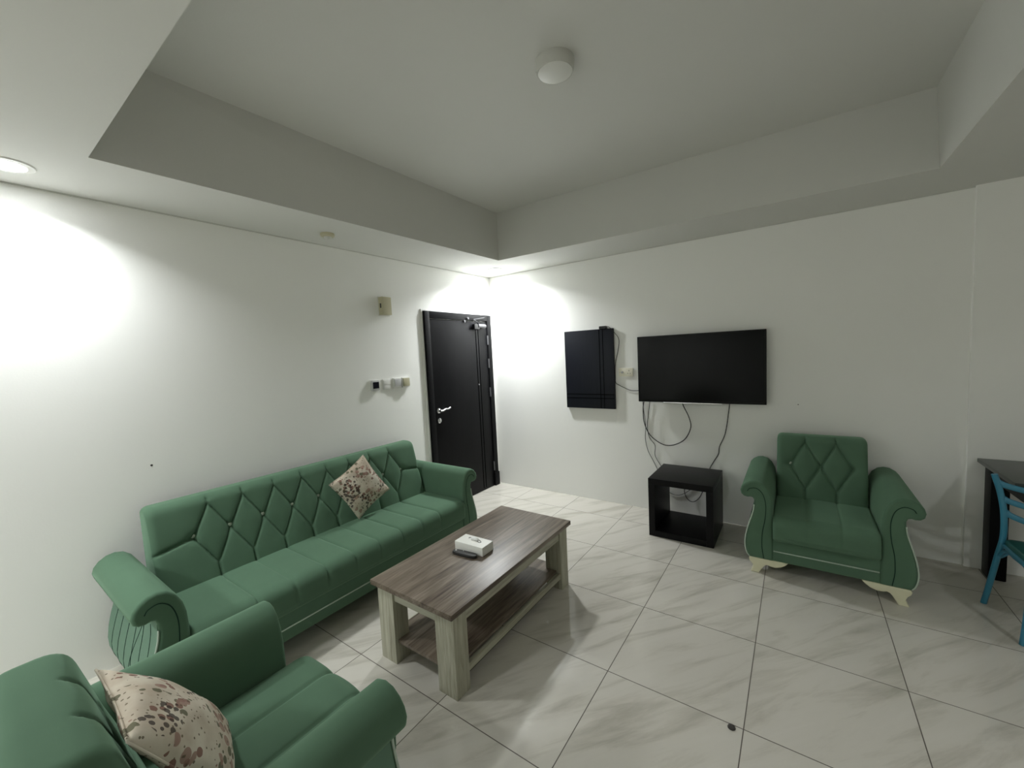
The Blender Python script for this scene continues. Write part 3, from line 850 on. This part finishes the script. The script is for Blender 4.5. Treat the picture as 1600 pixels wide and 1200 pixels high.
# ------------------------------------------------------------------ desk and blue chair at the right edge
t = thing('desk', 'dark topped desk with black legs at the right edge of the room', 'desk', (4.085, -0.028, 0))
b_ = bmesh.new(); add_box(b_, 0.0, 1.25, -0.585, -0.0, 0.745, 0.772, 0.006); obj('desktop', b_, M['desk_top'], t, 40)
for x in (0.03, 1.14):
    for y0 in (-0.14, -0.56):
        if x == 0.03 and y0 == -0.56: continue
        b_ = bmesh.new(); add_box(b_, x, x + 0.085, y0, y0 + 0.115, 0.0, 0.745, 0.010); obj('leg', b_, M['desk'], t, 40)
b_ = bmesh.new(); add_box(b_, 0.045, 0.063, -0.56, -0.14, 0.655, 0.745); add_box(b_, 0.06, 1.2, -0.035, -0.02, 0.655, 0.745)
obj('apron', b_, M['desk'], t, 40)

t = thing('metal_chair', 'blue metal chair with curved slats standing at the desk', 'chair', (4.225, -0.76, 0))
c0 = Vector((4.225, -0.76, 0))


def loc(*p): return Vector(p) - c0


def leg_tube(pts, r0, r1):
    P = smooth_path([loc(*p) for p in pts], 6)
    b = bmesh.new(); add_tube(b, P, r0, 10, radii=[r0 + (r1 - r0) * i / (len(P) - 1) for i in range(len(P))])
    return b


post = [(4.010, -0.522, 0.0), (4.022, -0.555, 0.14), (4.037, -0.595, 0.33), (4.050, -0.615, 0.46), (4.046, -0.622, 0.60), (4.028, -0.625, 0.72), (4.004, -0.625, 0.815)]
obj('leg', leg_tube(post, 0.014, 0.014), M['blue'], t, 60)
obj('leg', leg_tube([(8.45 - x + 0.02, y - 0.03, z) for x, y, z in post], 0.014, 0.014), M['blue'], t, 60)
obj('leg', leg_tube([(4.047, -0.912, 0.0), (4.060, -0.905, 0.15), (4.078, -0.885, 0.42)], 0.013, 0.015), M['blue'], t, 60)
obj('leg', leg_tube([(4.425, -0.940, 0.0), (4.412, -0.930, 0.15), (4.395, -0.905, 0.42)], 0.013, 0.015), M['blue'], t, 60)
for z0, zs in ((0.772, 0.040), (0.688, 0.048), (0.612, 0.062)):
    xa = 4.048 - max(0, z0 - 0.60) * 0.17 - 0.002
    xb = 8.47 - xa
    b_ = bmesh.new()
    add_tube(b_, [loc(xa + (xb - xa) * s, -0.622 - 0.03 * s - 0.030 * math.sin(PI * s), z0 - zs * (math.sin(PI * s)) ** 0.62) for s in [i / 20 for i in range(21)]], 0.016, 8, flat=(Vector((0, 1, 0)), 0.5))
    obj('back_slat', b_, M['blue'], t, 60)
b_ = bmesh.new()
sv = rounded([(4.050, -0.600), (4.420, -0.630), (4.405, -0.935), (4.065, -0.915)], 0.05, 5)
add_prism(b_, [(v.x - c0.x, v.y - c0.y) for v in sv], lambda a, b, d: (a, b, d), 0.415, 0.445, rounds=0.010)
obj('seat', b_, M['teal'], t, 50)
b_ = bmesh.new()
fr_ = [loc(v.x, v.y, 0.408) for v in sv]; add_tube(b_, fr_ + [fr_[0]], 0.012, 8)
obj('seat_frame', b_, M['blue'], t, 60)
b_ = bmesh.new()
add_tube(b_, smooth_path([loc(4.038, -0.600, 0.33), loc(4.052, -0.65, 0.385), loc(4.06, -0.76, 0.392), loc(4.068, -0.86, 0.385), loc(4.070, -0.895, 0.32)]), 0.009, 8)
add_tube(b_, smooth_path([loc(4.045, -0.600, 0.33), loc(4.11, -0.61, 0.385), loc(4.235, -0.62, 0.392), loc(4.36, -0.63, 0.385), loc(4.425, -0.63, 0.32)]), 0.009, 8)
obj('brace', b_, M['blue'], t, 60)
